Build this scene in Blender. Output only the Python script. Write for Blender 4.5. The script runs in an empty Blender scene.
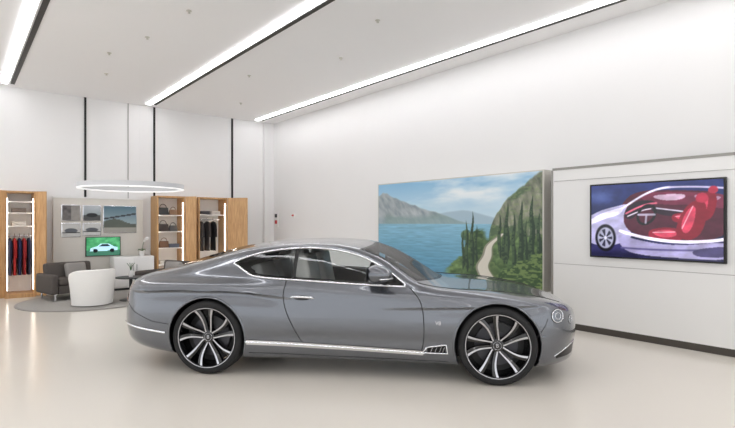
import bpy, bmesh, math, random
import numpy as np
from mathutils import Vector, Matrix
random.seed(4); rng=np.random.RandomState(7)
scene=bpy.context.scene
COL=scene.collection
try:
    scene.view_settings.view_transform='Standard'
except Exception: pass
pi=math.pi

# ---------------------------------------------------------------- materials
def s2l(c):
    return tuple(((v/255)/12.92 if v/255<=0.04045 else ((v/255+0.055)/1.055)**2.4) for v in c)
def mat(name,rgb,rough=0.5,metal=0.0,coat=0.0,emit=0.0,emit_rgb=None,noise=0.04,nscale=8.0,alpha=1.0,trans=0.0,spec=0.5,bump=0.0):
    m=bpy.data.materials.new(name); m.use_nodes=True
    nt=m.node_tree; b=nt.nodes['Principled BSDF']
    c=s2l(rgb)
    b.inputs['Roughness'].default_value=rough; b.inputs['Metallic'].default_value=metal
    b.inputs['Coat Weight'].default_value=coat; b.inputs['Coat Roughness'].default_value=0.03
    b.inputs['Specular IOR Level'].default_value=spec
    b.inputs['Alpha'].default_value=alpha
    b.inputs['Transmission Weight'].default_value=trans
    tc=nt.nodes.new('ShaderNodeTexCoord'); n=nt.nodes.new('ShaderNodeTexNoise'); n.inputs['Scale'].default_value=nscale
    n.inputs['Detail'].default_value=3
    nt.links.new(tc.outputs['Object'],n.inputs['Vector'])
    mx=nt.nodes.new('ShaderNodeMix'); mx.data_type='RGBA'
    mx.inputs[6].default_value=tuple(v*(1-noise) for v in c)+(1,)
    mx.inputs[7].default_value=tuple(min(1,v*(1+noise)) for v in c)+(1,)
    nt.links.new(n.outputs['Fac'],mx.inputs[0]); nt.links.new(mx.outputs[2],b.inputs['Base Color'])
    if bump>0:
        bp=nt.nodes.new('ShaderNodeBump'); bp.inputs['Strength'].default_value=bump; bp.inputs['Distance'].default_value=0.01
        nt.links.new(n.outputs['Fac'],bp.inputs['Height']); nt.links.new(bp.outputs['Normal'],b.inputs['Normal'])
    if emit>0:
        e=s2l(emit_rgb or rgb)
        b.inputs['Emission Color'].default_value=e+(1,); b.inputs['Emission Strength'].default_value=emit
    return m
def wood_mat(name,a,bc):
    m=bpy.data.materials.new(name); m.use_nodes=True; nt=m.node_tree; b=nt.nodes['Principled BSDF']
    tc=nt.nodes.new('ShaderNodeTexCoord'); mp=nt.nodes.new('ShaderNodeMapping'); mp.inputs['Scale'].default_value=(14,14,1.2)
    n=nt.nodes.new('ShaderNodeTexNoise'); n.inputs['Scale'].default_value=3; n.inputs['Detail'].default_value=6; n.inputs['Distortion'].default_value=0.6
    r=nt.nodes.new('ShaderNodeValToRGB'); r.color_ramp.elements[0].position=.3; r.color_ramp.elements[1].position=.7
    r.color_ramp.elements[0].color=s2l(a)+(1,); r.color_ramp.elements[1].color=s2l(bc)+(1,)
    nt.links.new(tc.outputs['Object'],mp.inputs['Vector']); nt.links.new(mp.outputs[0],n.inputs['Vector'])
    nt.links.new(n.outputs['Fac'],r.inputs[0]); nt.links.new(r.outputs[0],b.inputs['Base Color'])
    b.inputs['Roughness'].default_value=.42
    return m
def vcol_mat(name,emit=0.0,rough=.4):
    m=bpy.data.materials.new(name); m.use_nodes=True; nt=m.node_tree; b=nt.nodes['Principled BSDF']
    a=nt.nodes.new('ShaderNodeVertexColor'); a.layer_name='Col'
    nt.links.new(a.outputs['Color'],b.inputs['Base Color']); b.inputs['Roughness'].default_value=rough
    if emit>0:
        nt.links.new(a.outputs['Color'],b.inputs['Emission Color']); b.inputs['Emission Strength'].default_value=emit
    return m

M={}
M['wall']=mat('wall_paint',(237,236,235),.6,noise=.012,nscale=1.2)
M['ceil']=mat('ceiling_paint',(250,249,249),.8,noise=.012,nscale=.7)
M['floor']=mat('resin_floor',(220,214,204),.19,noise=.02,nscale=.6,spec=.35)
M['black']=mat('black_plastic',(14,14,15),.5)
M['dark']=mat('dark_metal',(40,41,43),.4,.3)
M['slot']=mat('dark_slot',(58,55,52),.6)
M['seam']=mat('seam_grey',(180,178,175),.7)
M['light']=mat('lamp_diffuser',(252,252,255),.5,emit=12.5,emit_rgb=(251,251,255))
M['ringlight']=mat('ring_diffuser',(240,240,240),.5,emit=.7)
M['led']=mat('cabinet_led',(255,246,232),.5,emit=9.0)
M['white']=mat('white_lacquer',(236,235,233),.35,noise=.01)
M['ring']=mat('ring_grey_white',(208,209,211),.4,noise=.01)
M['panel']=mat('panel_laminate',(235,234,232),.4,noise=.012,nscale=1)
M['wood']=wood_mat('oak_veneer',(182,138,90),(214,172,122))
M['frame']=mat('silver_frame',(204,201,192),.4,.2)
M['edge']=mat('grey_metal_edge',(150,148,142),.4,.4)
M['plinth']=mat('grey_plinth',(70,64,58),.5)
M['paint']=mat('metallic_grey_paint',(105,108,114),.27,.8,1.0,noise=.01,nscale=2)
M['chrome']=mat('chrome',(232,233,236),.08,1.0,noise=.0)
M['satin']=mat('satin_silver',(216,216,220),.18,1.0)
M['rimblack']=mat('gloss_black_alloy',(16,16,17),.18,.2,.8)
M['polish']=mat('diamond_cut_alloy',(190,190,194),.25,1.0)
M['disc']=mat('brake_steel',(70,70,74),.4,.8)
M['tyre']=mat('tyre_rubber',(22,22,23),.75,bump=.1,nscale=60)
M['glassd']=mat('tinted_glass',(18,22,24),.04,0,.5,spec=.8)
M['leather']=mat('dark_leather',(70,66,66),.55,nscale=20)
M['leather_l']=mat('linen_leather',(232,228,222),.5,nscale=20)
M['grille']=mat('grille_mesh_black',(20,20,22),.35,.5,nscale=90,noise=.5)
M['red']=mat('tail_lamp_red',(120,10,14),.1,0,1.0)
M['lens']=mat('headlamp_crystal',(120,126,134),.08,.7,1.0,nscale=70,noise=.6)
M['rug']=mat('grey_rug',(160,157,152),.95,nscale=120,noise=.12,bump=.3)
M['fabric_dark']=mat('charcoal_fabric',(84,78,74),.9,nscale=90,noise=.15,bump=.2)
M['fabric_white']=mat('white_leatherette',(236,234,230),.45,noise=.02)
M['cushion']=mat('grey_cushion',(150,146,142),.9,nscale=60,noise=.1)
M['board']=mat('display_board',(220,216,208),.6,noise=.02)
M['redp']=mat('alarm_red',(190,30,28),.4)
M['leaf']=mat('leaf_green',(60,100,50),.5,noise=.3,nscale=20)
def glassmat(name,tint):
    g=bpy.data.materials.new(name); g.use_nodes=True; nt=g.node_tree
    for n in list(nt.nodes): nt.nodes.remove(n)
    o=nt.nodes.new('ShaderNodeOutputMaterial'); mx=nt.nodes.new('ShaderNodeMixShader')
    t=nt.nodes.new('ShaderNodeBsdfTransparent'); t.inputs[0].default_value=tint+(1,)
    gl=nt.nodes.new('ShaderNodeBsdfGlossy'); gl.inputs['Roughness'].default_value=.02
    fr=nt.nodes.new('ShaderNodeFresnel'); fr.inputs[0].default_value=1.45
    nt.links.new(fr.outputs[0],mx.inputs[0]); nt.links.new(t.outputs[0],mx.inputs[1]); nt.links.new(gl.outputs[0],mx.inputs[2]); nt.links.new(mx.outputs[0],o.inputs[0])
    return g
M['glass']=glassmat('clear_side_glass',(.86,.89,.89)); M['glassq']=glassmat('privacy_glass',(.55,.58,.59))

# ---------------------------------------------------------------- mesh helpers
def mesh_obj(name,verts,faces,material=None,parent=None,smooth=False,loc=(0,0,0),rot=(0,0,0),mats=None,fmi=None,sharp=None):
    me=bpy.data.meshes.new(name); me.from_pydata([tuple(v) for v in verts],[],[tuple(f) for f in faces]); 
    for m_ in (mats or ([material] if material else [])): me.materials.append(m_)
    if fmi is not None:
        for p,i in zip(me.polygons,fmi): p.material_index=i
    bm=bmesh.new(); bm.from_mesh(me); bmesh.ops.recalc_face_normals(bm,faces=bm.faces); bm.to_mesh(me); bm.free()
    if smooth:
        for p in me.polygons: p.use_smooth=True
        if sharp: me.set_sharp_from_angle(angle=math.radians(sharp))
    ob=bpy.data.objects.new(name,me); COL.objects.link(ob)
    ob.location=loc; ob.rotation_euler=rot
    if parent: ob.parent=parent
    return ob
def empty(name,loc=(0,0,0),rotz=0,parent=None):
    e=bpy.data.objects.new(name,None); COL.objects.link(e); e.location=loc; e.rotation_euler=(0,0,rotz); e.empty_display_size=.1
    if parent: e.parent=parent
    return e
def top(ob,label,cat,group=None,kind=None):
    ob['label']=label; ob['category']=cat
    if group: ob['group']=group
    if kind: ob['kind']=kind
    return ob
def box(name,size,loc,material,parent=None,bevel=0.0,rot=(0,0,0),seg=2,taper=None):
    bm=bmesh.new(); bmesh.ops.create_cube(bm,size=1)
    for v in bm.verts:
        v.co=Vector((v.co.x*size[0],v.co.y*size[1],v.co.z*size[2]))
        if taper and v.co.z>0: v.co.x*=taper[0]; v.co.y*=taper[1]
    if bevel>0: bmesh.ops.bevel(bm,geom=list(bm.edges),offset=bevel,segments=seg,affect='EDGES',profile=.6)
    me=bpy.data.meshes.new(name); bm.to_mesh(me); bm.free(); me.materials.append(material)
    if bevel>0:
        for p in me.polygons: p.use_smooth=True
        me.set_sharp_from_angle(angle=math.radians(40))
    ob=bpy.data.objects.new(name,me); COL.objects.link(ob); ob.location=loc; ob.rotation_euler=rot
    if parent: ob.parent=parent
    return ob
def revolve(name,prof,material,parent=None,n=64,axis='z',loc=(0,0,0),rot=(0,0,0),a0=0,a1=2*pi,closed_prof=False,sharp=40):
    full=abs(a1-a0-2*pi)<1e-6; cnt=n if full else n+1
    vs=[];fs=[]; k=len(prof)
    for i in range(cnt):
        a=a0+(a1-a0)*i/n
        for r,h in prof:
            if axis=='z': vs.append((r*math.cos(a),r*math.sin(a),h))
            else: vs.append((r*math.cos(a),h,r*math.sin(a)))
    kk=k if closed_prof else k-1
    for i in range(n):
        i2=(i+1)%cnt
        for j in range(kk):
            j2=(j+1)%k
            fs.append((i*k+j,i2*k+j,i2*k+j2,i*k+j2))
    if not full and closed_prof:
        fs.append(tuple(range(k))); fs.append(tuple((cnt-1)*k+j for j in range(k)))
    return mesh_obj(name,vs,fs,material,parent,True,loc,rot,sharp=sharp)
def tube(name,pts,r,material,parent=None,seg=8,closed=False,flat=1.0,loc=(0,0,0)):
    pts=[Vector(p) for p in pts]; n=len(pts); vs=[];fs=[]
    for i,p in enumerate(pts):
        if closed: t=(pts[(i+1)%n]-pts[i-1])
        else: t=pts[min(i+1,n-1)]-pts[max(i-1,0)]
        t.normalize()
        up=Vector((0,1,0)) if abs(t.y)<.8 else Vector((0,0,1))
        a=t.cross(up).normalized(); b=t.cross(a).normalized()
        for k in range(seg):
            th=2*pi*k/seg
            vs.append(p+a*math.cos(th)*r+b*math.sin(th)*r*flat)
    m=n if closed else n-1
    for i in range(m):
        i2=(i+1)%n
        for k in range(seg):
            fs.append((i*seg+k,i*seg+(k+1)%seg,i2*seg+(k+1)%seg,i2*seg+k))
    if not closed: fs.append(tuple(range(seg))); fs.append(tuple((n-1)*seg+k for k in range(seg)))
    return mesh_obj(name,vs,fs,material,parent,True,loc,sharp=60)
def cyl(name,r,h,loc,material,parent=None,n=24,rot=(0,0,0),r2=None):
    r2=r if r2 is None else r2
    vs=[(r*math.cos(2*pi*i/n),r*math.sin(2*pi*i/n),0) for i in range(n)]+[(r2*math.cos(2*pi*i/n),r2*math.sin(2*pi*i/n),h) for i in range(n)]
    fs=[(i,(i+1)%n,n+(i+1)%n,n+i) for i in range(n)]+[tuple(range(n)),tuple(range(n,2*n))]
    return mesh_obj(name,vs,fs,material,parent,True,loc,rot,sharp=40)
def struct(ob): ob['kind']='structure'; return ob
def plane_x(name,x,y0,y1,z0,z1,th,m):
    return box(name,(th,abs(y1-y0),z1-z0),(x+th/2,(y0+y1)/2,(z0+z1)/2),m)
def text_mesh(name,body,size,material,parent,loc,rot):
    cu=bpy.data.curves.new(name,'FONT'); cu.body=body; cu.size=size; cu.extrude=.001; cu.align_x='CENTER'; cu.align_y='CENTER'
    t_=bpy.data.objects.new('tmp',cu); COL.objects.link(t_); bpy.context.view_layer.update()
    me=bpy.data.meshes.new_from_object(t_.evaluated_get(bpy.context.evaluated_depsgraph_get())); bpy.data.objects.remove(t_)
    me.materials.clear(); me.materials.append(material)
    lt=bpy.data.objects.new(name,me); COL.objects.link(lt); lt.parent=parent; lt.location=loc; lt.rotation_euler=rot
    return lt
def blur(C,k=1):
    for _ in range(k):
        P=np.pad(C,((1,1),(1,1),(0,0)),'edge')
        C=(P[:-2,1:-1]+P[2:,1:-1]+P[1:-1,:-2]+P[1:-1,2:]+2*P[1:-1,1:-1])/6
    return C
def painted(name,nx,nz,func,material,origin,du,dv,parent=None):
    """flat print: func(a,b)-> rgb (0..255 arrays), a to the right, b up"""
    A,B=np.meshgrid(np.linspace(0,1,nx),np.linspace(0,1,nz))
    rgb=func(A,B); rgb=np.clip(rgb,0,255)/255
    lin=np.where(rgb<=.04045,rgb/12.92,((rgb+.055)/1.055)**2.4).reshape(-1,3)
    o=np.array(origin);du=np.array(du);dv=np.array(dv)
    P=o+A.reshape(-1,1)*du+B.reshape(-1,1)*dv
    fs=[(j*nx+i,j*nx+i+1,(j+1)*nx+i+1,(j+1)*nx+i) for j in range(nz-1) for i in range(nx-1)]
    me=bpy.data.meshes.new(name); me.from_pydata(P.tolist(),[],fs); me.materials.append(material)
    ca=me.color_attributes.new('Col','FLOAT_COLOR','POINT')
    ca.data.foreach_set('color',np.concatenate([lin,np.ones((len(lin),1))],1).astype(np.float32).ravel())
    ob=bpy.data.objects.new(name,me); COL.objects.link(ob)
    if parent: ob.parent=parent
    return ob
def vnoise(A,B,f,seed=0,oct=4,fy=None):
    fy=fy or f; out=np.zeros_like(A); amp=1;tot=0
    for o_ in range(oct):
        r=np.random.RandomState(seed+o_*17).rand(260,260)
        x=A*f*2**o_; y=B*fy*2**o_; xi=np.floor(x).astype(int); yi=np.floor(y).astype(int)
        tx=x-xi;ty=y-yi; tx=tx*tx*(3-2*tx); ty=ty*ty*(3-2*ty)
        g=lambda i,j:r[i%260,j%260]
        out+=amp*((g(xi,yi)*(1-tx)+g(xi+1,yi)*tx)*(1-ty)+(g(xi,yi+1)*(1-tx)+g(xi+1,yi+1)*tx)*ty); tot+=amp; amp*=.5
    return out/tot
def mixc(C,mask,col):
    m=np.clip(mask,0,1)[...,None]; col=np.array(col,float)
    return C*(1-m)+col*m
def inpoly(X,Y,poly,sm=0):
    if sm:
        for _ in range(2):
            q=[]
            for i in range(len(poly)):
                a=poly[i];b=poly[(i+1)%len(poly)]
                q+= [(a[0]*.75+b[0]*.25,a[1]*.75+b[1]*.25),(a[0]*.25+b[0]*.75,a[1]*.25+b[1]*.75)]
            poly=q
    r=np.zeros(X.shape,bool); n=len(poly)
    for i in range(n):
        x0,y0=poly[i]; x1,y1=poly[(i+1)%n]
        if y0==y1: continue
        c=((y0>Y)!=(y1>Y))&(X<(x1-x0)*(Y-y0)/(y1-y0)+x0)
        r^=c
    return r*1.0

# ---------------------------------------------------------------- room
XR=7.03; YB=12.7; ZC=4.38
struct(box('floor',(14.1,19.8,.1),(0.02,2.85,-.05),M['floor']))
struct(box('ceiling',(14.1,19.8,.1),(0.02,2.85,ZC+.05),M['ceil']))
struct(plane_x('wall_right',XR,-7,YB+.1,0,ZC,.1,M['wall']))
struct(box('wall_back',(13.03,.1,ZC),(.515,YB+.05,ZC/2),M['wall']))
struct(box('trim_1',(.30,.12,ZC),(6.88,YB-.06,ZC/2),M['wall']))
for i,(x,w,m_) in enumerate([(2.25,.045,'black'),(3.755,.045,'black'),(5.80,.05,'black'),(3.157,.02,'seam'),(-.8,.045,'black')]):
    struct(box('trim_%d'%(i+2),(w,.02,ZC),(x,YB-.01,ZC/2),M[m_]))
for i,x0 in enumerate([.75,3.54,6.40,-2.1]):
    L=17.5; yc=12.4-L/2
    e=empty('ceiling_light',(x0,yc,ZC))
    top(e,'long recessed linear ceiling light with a dark track slot','ceiling light','linear ceiling lights')
    box('diffuser',(.10,L,.02),(0,0,-.01),M['light'],e)
    box('track_slot',(.07,L,.012),(.135,0,-.006),M['slot'],e)
    box('trim_edge',(.02,L,.02),(.075,0,-.01),M['white'],e)
for (x,y) in [(2.25,7.95),(1.97,9.1),(2.2,10.4),(4.35,8.75),(5.1,6.8),(5.2,10.9),(4.55,5.2),(2.4,6.6)]:
    s=revolve('sprinkler',[(0,0),(.035,0),(.035,-.008),(.015,-.012),(.015,-.03),(.02,-.035),(0,-.036)],M['frame'],n=20,loc=(x,y,ZC))
    top(s,'small round ceiling sprinkler head','sprinkler','ceiling sprinklers')

# ---------------------------------------------------------------- media wall with screen
mw=empty('media_wall',(6.73,.9,0)); top(mw,'white laminate media wall panel with metal edge and dark plinth','wall panel')
box('panel',(.27,5.74,2.20),(.136,0,1.19),M['panel'],mw,.004)
box('top_edge',(.278,5.76,.035),(.137,0,2.305),M['edge'],mw)
box('side_edge',(.278,.03,2.20),(.137,2.885,1.19),M['edge'],mw)
box('plinth',(.255,5.7,.088),(.141,0,.044),M['plinth'],mw)
box('seam',(.006,5.7,.008),(-.0005,0,.93),M['seam'],mw)
box('seam',(.006,5.7,.008),(-.0005,0,2.13),M['seam'],mw)
tv=empty('display_screen',(6.729,2.42,1.55)); top(tv,'wall-mounted flat screen showing a concept car cabin','television')
box('bezel',(.05,1.56,.99),(-.025,0,0),M['black'],tv,.005)
def tvf(A,B):
    n=vnoise(A,B,14,3); x=A*1.6; y=B
    C=np.zeros(A.shape+(3,))+np.array([26,34,74.]); C=C*(.5+.8*B[...,None])
    C=mixc(C,np.clip((.30-B)*6,0,.8),(54,50,100)); C=mixc(C,np.clip((.10-B)*12,0,.8),(22,22,50))
    C=mixc(C,np.exp(-((x-.12)/.20)**2-((y-.84)/.10)**2)*.5,(100,120,180))
    P=lambda L:inpoly(x,y,L,1)
    def line(pts,w,col):
        nonlocal C
        d=np.full(x.shape,9.)
        for (x0,y0),(x1,y1) in zip(pts[:-1],pts[1:]):
            L2=(x1-x0)**2+(y1-y0)**2; t=np.clip(((x-x0)*(x1-x0)+(y-y0)*(y1-y0))/L2,0,1)
            d=np.minimum(d,np.hypot(x-x0-t*(x1-x0),y-y0-t*(y1-y0)))
        C=mixc(C,np.clip((w-d)/.006+.5,0,1),col)
    def curve(f,a,b,w,col,k=24): line([f(a+(b-a)*i/k) for i in range(k+1)],w,col)
    # cabin volume runs out of the picture on the far side
    C=mixc(C,P([(.34,.50),(.42,.74),(.60,.90),(1.0,.90),(1.7,.84),(1.7,.30),(1.1,.20),(.70,.28),(.44,.40)]),(66,24,40))
    C=mixc(C,P([(.62,.86),(1.0,.88),(1.7,.82),(1.7,.62),(1.3,.70),(1.0,.70),(.74,.74)]),(98,36,58))
    C=mixc(C,P([(.78,.83),(1.05,.845),(1.22,.83),(1.16,.76),(.92,.76)]),(178,150,172))
    C=mixc(C,P([(1.28,.83),(1.48,.81),(1.60,.78),(1.50,.73),(1.32,.76)]),(150,116,142))
    # bonnet and front wing
    C=mixc(C,P([(-.1,.22),(-.1,.52),(.10,.64),(.34,.70),(.52,.74),(.44,.58),(.46,.42),(.60,.30),(.36,.16),(.10,.14)]),(160,156,190))
    C=mixc(C,P([(-.1,.46),(.12,.60),(.36,.67),(.46,.69),(.40,.58),(.16,.52),(-.1,.40)]),(214,210,230))
    # front wheel and lamp
    rw_=np.hypot((x-.20)/.15,(y-.26)/.20); C=mixc(C,np.clip((1-rw_)*12,0,1),(20,20,30)); C=mixc(C,np.clip((.78-rw_)*12,0,1),(150,150,172)); C=mixc(C,np.clip((.66-rw_)*12,0,1)*(np.cos(7*np.arctan2(y-.26,x-.20))>0),(40,40,56)); C=mixc(C,np.clip((.18-rw_)*12,0,1),(200,200,216))
    # windscreen pillar arch
    curve(lambda t:(.42+.60*t,.66+.27*math.sin(t*pi/2)),0,1,.014,(206,200,220))
    curve(lambda t:(1.02+.65*t,.93-.05*t*t),0,1,.011,(180,172,200))
    # dashboard
    C=mixc(C,P([(.44,.56),(.50,.70),(.66,.78),(.86,.76),(.84,.68),(.66,.64),(.54,.50)]),(30,18,30))
    curve(lambda t:(.48+.38*t,.60+.13*math.sin(t*pi/2)),0,1,.012,(196,92,116))
    curve(lambda t:(.50+.34*t,.56+.10*math.sin(t*pi/2)),0,1,.007,(210,200,216))
    # centre console
    C=mixc(C,P([(.80,.70),(1.0,.64),(1.3,.62),(1.32,.56),(1.0,.55),(.80,.62)]),(36,24,36))
    curve(lambda t:(.82+.46*t,.67-.07*t),0,1,.008,(196,188,206))
    # steering wheel
    curve(lambda t:(.74+.105*math.cos(t)+.03*math.sin(t),.58+.125*math.sin(t)),0,2*pi,.016,(16,12,18),36)
    line([(.64,.58),(.84,.58)],.014,(150,140,160)); line([(.74,.58),(.73,.47)],.012,(150,140,160))
    # seats
    for (sx,sy,k) in [(1.26,.52,.74),(1.06,.30,1.0)]:
        q=lambda L:[(sx+a*k,sy+b*k) for a,b in L]
        C=mixc(C,P(q([(-.30,.0),(-.28,.09),(-.04,.12),(.12,.07),(.14,-.03),(-.04,-.08),(-.24,-.06)])),(122,22,42))
        C=mixc(C,P(q([(-.24,.02),(-.22,.07),(-.05,.09),(.05,.05),(.03,.0),(-.10,-.03)])),(184,58,82))
        C=mixc(C,P(q([(.02,.05),(.08,.28),(.20,.44),(.34,.46),(.38,.30),(.32,.04),(.20,-.05),(.08,-.03)])),(116,20,38))
        C=mixc(C,P(q([(.08,.09),(.12,.27),(.20,.38),(.26,.37),(.23,.14),(.15,.02)])),(186,56,82))
        C=mixc(C,P(q([(.24,.44),(.26,.53),(.35,.55),(.40,.47),(.34,.41)])),(160,40,64))
        curve(lambda t:(sx+k*(.10+.12*t),sy+k*(.10+.28*t)),0,1,.005*k,(226,180,196),6)
        curve(lambda t:(sx+k*(-.24+.26*t),sy+k*(.045+.01*t)),0,1,.005*k,(226,180,196),6)
    # sill and side sweep
    C=mixc(C,P([(.36,.34),(.60,.24),(1.1,.17),(1.7,.26),(1.7,.02),(1.2,.02),(.6,.04),(.40,.14)]),(148,142,180))
    curve(lambda t:(.40+1.25*t,.36-.42*t+.34*t*t),0,1,.020,(230,224,238))
    curve(lambda t:(.42+1.2*t,.13-.06*t+.08*t*t),0,1,.012,(84,78,124))
    C=mixc(C,P([(1.26,.14),(1.7,.20),(1.7,.06),(1.3,.04)]),(60,54,92))
    C=blur(C,1)
    return C*(.82+.36*n[...,None])
painted('screen',280,170,tvf,vcol_mat('screen_picture',.7,.15),(-.052,.755,-.475),(0,-1.51,0),(0,0,.95),tv)
# ---------------------------------------------------------------- landscape print
art=empty('landscape_print',(6.80,5.86,0)); top(art,'large framed print of a mountain lake with cypresses and road','picture')
box('case',(.2296,3.80,1.86),(.1148,0,1.40),M['frame'],art,.004)
def landscape(A,B):
    n1=vnoise(A,B,7,1);n2=vnoise(A,B,34,5,5);n3=vnoise(A,B,70,9,3); cl=vnoise(A,B,3.2,21,5,6)
    t=np.clip((B-.55)/.45,0,1)[...,None]
    C=np.array([208,224,230.])*(1-t)+np.array([130,180,214.])*t
    C=mixc(C,np.clip((cl-.46)*4,0,.9)*np.clip((B-.6)*4,0,1),(240,242,242))
    r2=.585+.03*vnoise(A,A*0,8,33)+.09*np.exp(-((A-.60)/.14)**2)+.05*np.exp(-((A-.42)/.10)**2)
    C=mixc(C,np.clip((r2-B)*60,0,1),(160,184,198))
    ridge=.555+.36*np.clip(1-np.abs(A-.04)/.62,0,1)**1.15+.05*(vnoise(A,A*0,14,40,3)-.5)*np.clip(1.4-2*A,0,1)
    str_=vnoise(A+.35*B,B,40,44,5,12)
    rock=np.stack([102+96*str_,114+86*str_,122+76*str_],-1)
    green=np.clip((.76-B)*5+(n1-.5)*4,0,1)[...,None]; rock=rock*(1-.5*green)+np.array([88,116,98.])*.5*green
    m=np.clip((ridge-B)*70,0,1)[...,None]; C=C*(1-m)+rock*m
    C=mixc(C,m[...,0]*(.10+np.clip((.66-B)*4,0,.3)+.25*np.clip(A*1.5-.3,0,1)),(158,184,198))
    w=np.clip((.56-B)*120,0,1)[...,None]; tt=np.clip(B/.56,0,1)[...,None]
    rip=vnoise(A,B,16,50,4,110)[...,None]
    lake=(np.array([78,138,170.])*(1-tt)+np.array([128,178,200.])*tt)*(.86+.28*rip)
    C=C*(1-w)+lake*w
    hill=.44+.56*np.clip((A-.74)/.26,0,1)**.5+.07*(vnoise(A,A*0,18,60)-.5)
    hm=(np.clip((hill-B)*50,0,1)*np.clip((A-.73)*40,0,1))[...,None]
    st=vnoise(A+.1*B,B,50,64,4,12)
    hc=np.stack([58+128*st,68+114*st,54+104*st],-1)
    C=C*(1-hm)+hc*hm
    C=mixc(C,hm[...,0]*np.clip((n1-.42+(.6-B)*.5)*7,0,1)*.8,(58,84,52)); C=mixc(C,hm[...,0]*np.clip((n3-.55)*6,0,.5),(122,140,92))
    low=.10+.34*np.clip((A-.48)/.22,0,1)+.08*(n2-.5)
    lm=(np.clip((low-B)*40,0,1)*np.clip((A-.47)*20,0,1))[...,None]
    gc=np.stack([30+108*n2,54+114*n2,28+72*n2],-1); C=C*(1-lm)+gc*lm
    dm=np.clip((.50+.12*(n2-.5)-B)*40,0,1)*np.clip((A-.60)*30,0,1)*np.clip((.73-A)*40,0,1)
    C=mixc(C,dm,(44,70,40)); C=mixc(C,dm*np.clip((n3-.45)*6,0,.6),(96,122,66))
    # soft round crowns between the cypresses
    rs=np.random.RandomState(12)
    for _ in range(60):
        a=.60+.40*rs.rand(); b=.06+.42*rs.rand()*(1 if a>.78 or a<.70 else .3); r=.012+.014*rs.rand(); g_=rs.rand()
        d=((A-a)/r)**2+((B-b)/(r*2.1))**2
        mm=np.clip((1-d)*3,0,1)*(.55+.45*n3)
        C=mixc(C,mm,(50+40*g_,76+36*g_,40+24*g_)); C=mixc(C,mm*np.clip((B-b)/(r*3)+.1,0,.5),(126,146,88))
    rc=.735+.085*np.clip(B/.5,0,1)-.055*np.sin(np.clip(B/.5,0,1)*pi)+.008*np.sin(B*30); rw=.038*(1-np.clip(B/.52,0,1))+.007
    C=mixc(C,np.clip((rw-abs(A-rc))*150,0,1)*(B<.47),(214,208,194))
    C=mixc(C,np.clip((.007-abs(A-rc+rw))*300,0,1)*(B<.47),(138,134,116))
    C=mixc(C,np.clip((.005-abs(A-rc-rw))*300,0,1)*(B<.47),(110,114,86))
    for (a,b0,b1,w_) in [(.597,.12,.50,.010),(.618,.10,.60,.011),(.650,.1,.68,.013),(.672,.2,.55,.009),(.797,.25,.66,.010),(.818,.2,.58,.010),(.835,.2,.75,.013),(.868,.12,.67,.012),(.903,.10,.77,.016),(.925,.05,.60,.012),(.953,.05,.81,.017),(.984,.05,.66,.014)]:
        t=(B-b0)/(b1-b0); ww=w_*np.clip(1-np.clip(t,0,1)**2.4,0,1)**.7*np.clip(t*6+.3,0,1)
        mm=np.clip((ww*(.80+.45*n3)-abs(A-a-.004*np.sin(B*20+a*90)))*400,0,1)*((t>0)&(t<1))
        C=mixc(C,mm,(34,54,38)); C=mixc(C,mm*np.clip((n3-.4)*4,0,.55)*(A<a+.001),(84,110,68))
    bl=np.clip((.14+.2*(A-.8)/.2-B+.10*(n2-.5))*50,0,1)*(A>.79)
    C=mixc(C,bl,(46,72,40)); C=mixc(C,bl*np.clip((n3-.42)*5,0,.8),(124,146,82))
    return C*.94+np.array([200,212,216.])*.06
painted('print',420,210,landscape,vcol_mat('landscape_ink_glow',.08,.35),(-.002,1.88,.49),(0,-3.76,0),(0,0,1.82),art)  # slight emission added to the ink colours to brighten the print
a1=empty('fire_call_point',(XR-.001,12.38,1.6)); top(a1,'white wall box with red call point and black switch','alarm')
box('backplate',(.04,.16,.40),(-.02,0,0),M['white'],a1,.005)
box('switch',(.02,.10,.10),(-.05,0,.12),M['dark'],a1,.004)
box('call_button',(.02,.10,.10),(-.05,0,-.06),M['redp'],a1,.004)
a2=empty('smoke_alarm_sounder',(XR-.001,11.45,1.72)); top(a2,'small round red and white alarm sounder on the wall','alarm')
revolve('base',[(0,0),(.06,0),(.06,-.03),(.03,-.05),(0,-.05)],M['white'],a2,n=24,rot=(0,pi/2,0))
cyl('light_dome',.03,.04,(-.05,0,0),M['redp'],a2,rot=(0,-pi/2,0),r2=.015)

# ---------------------------------------------------------------- display cabinets
def garment(cab,rail_z,x,y,rgb,lng,wd=.46,tag=''):
    e=empty('garment',(x,y,rail_z)); 
    mt=mat('cloth',rgb,.9,nscale=40,noise=.15)
    tube('hanger',[(0,0,.0),(0,.02,.035),(0,0,.05),(0,-.02,.03),(0,0,-.03)],.004,M['satin'],e,6)
    vs=[];fs=[]; prof=[(-.04,.05,.012),(-.07,.45,.026),(-.12,.50,.034),(-.3,.44,.034),(-.5,.42,.034),(-lng,.46,.034)]
    n=16
    for z,w,t in prof:
        for i in range(n):
            a=2*pi*i/n; r=1+.12*math.sin(5*a+z*9)
            vs.append((t*r*math.cos(a),w*wd/.46*.5*math.sin(a),z))
    for j in range(len(prof)-1):
        for i in range(n): fs.append((j*n+i,j*n+(i+1)%n,(j+1)*n+(i+1)%n,(j+1)*n+i))
    fs.append(tuple(range(n))); fs.append(tuple((len(prof)-1)*n+i for i in range(n)))
    mesh_obj('cloth',vs,fs,mt,e,True)
    for s in (-1,1):
        tube('sleeve',[(0,s*.15,-.10),(.0,s*.185,-.25),(.0,s*.19,-.45)],.032,mt,e,8)
    return e
H=2.17; YF=12.15
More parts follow.
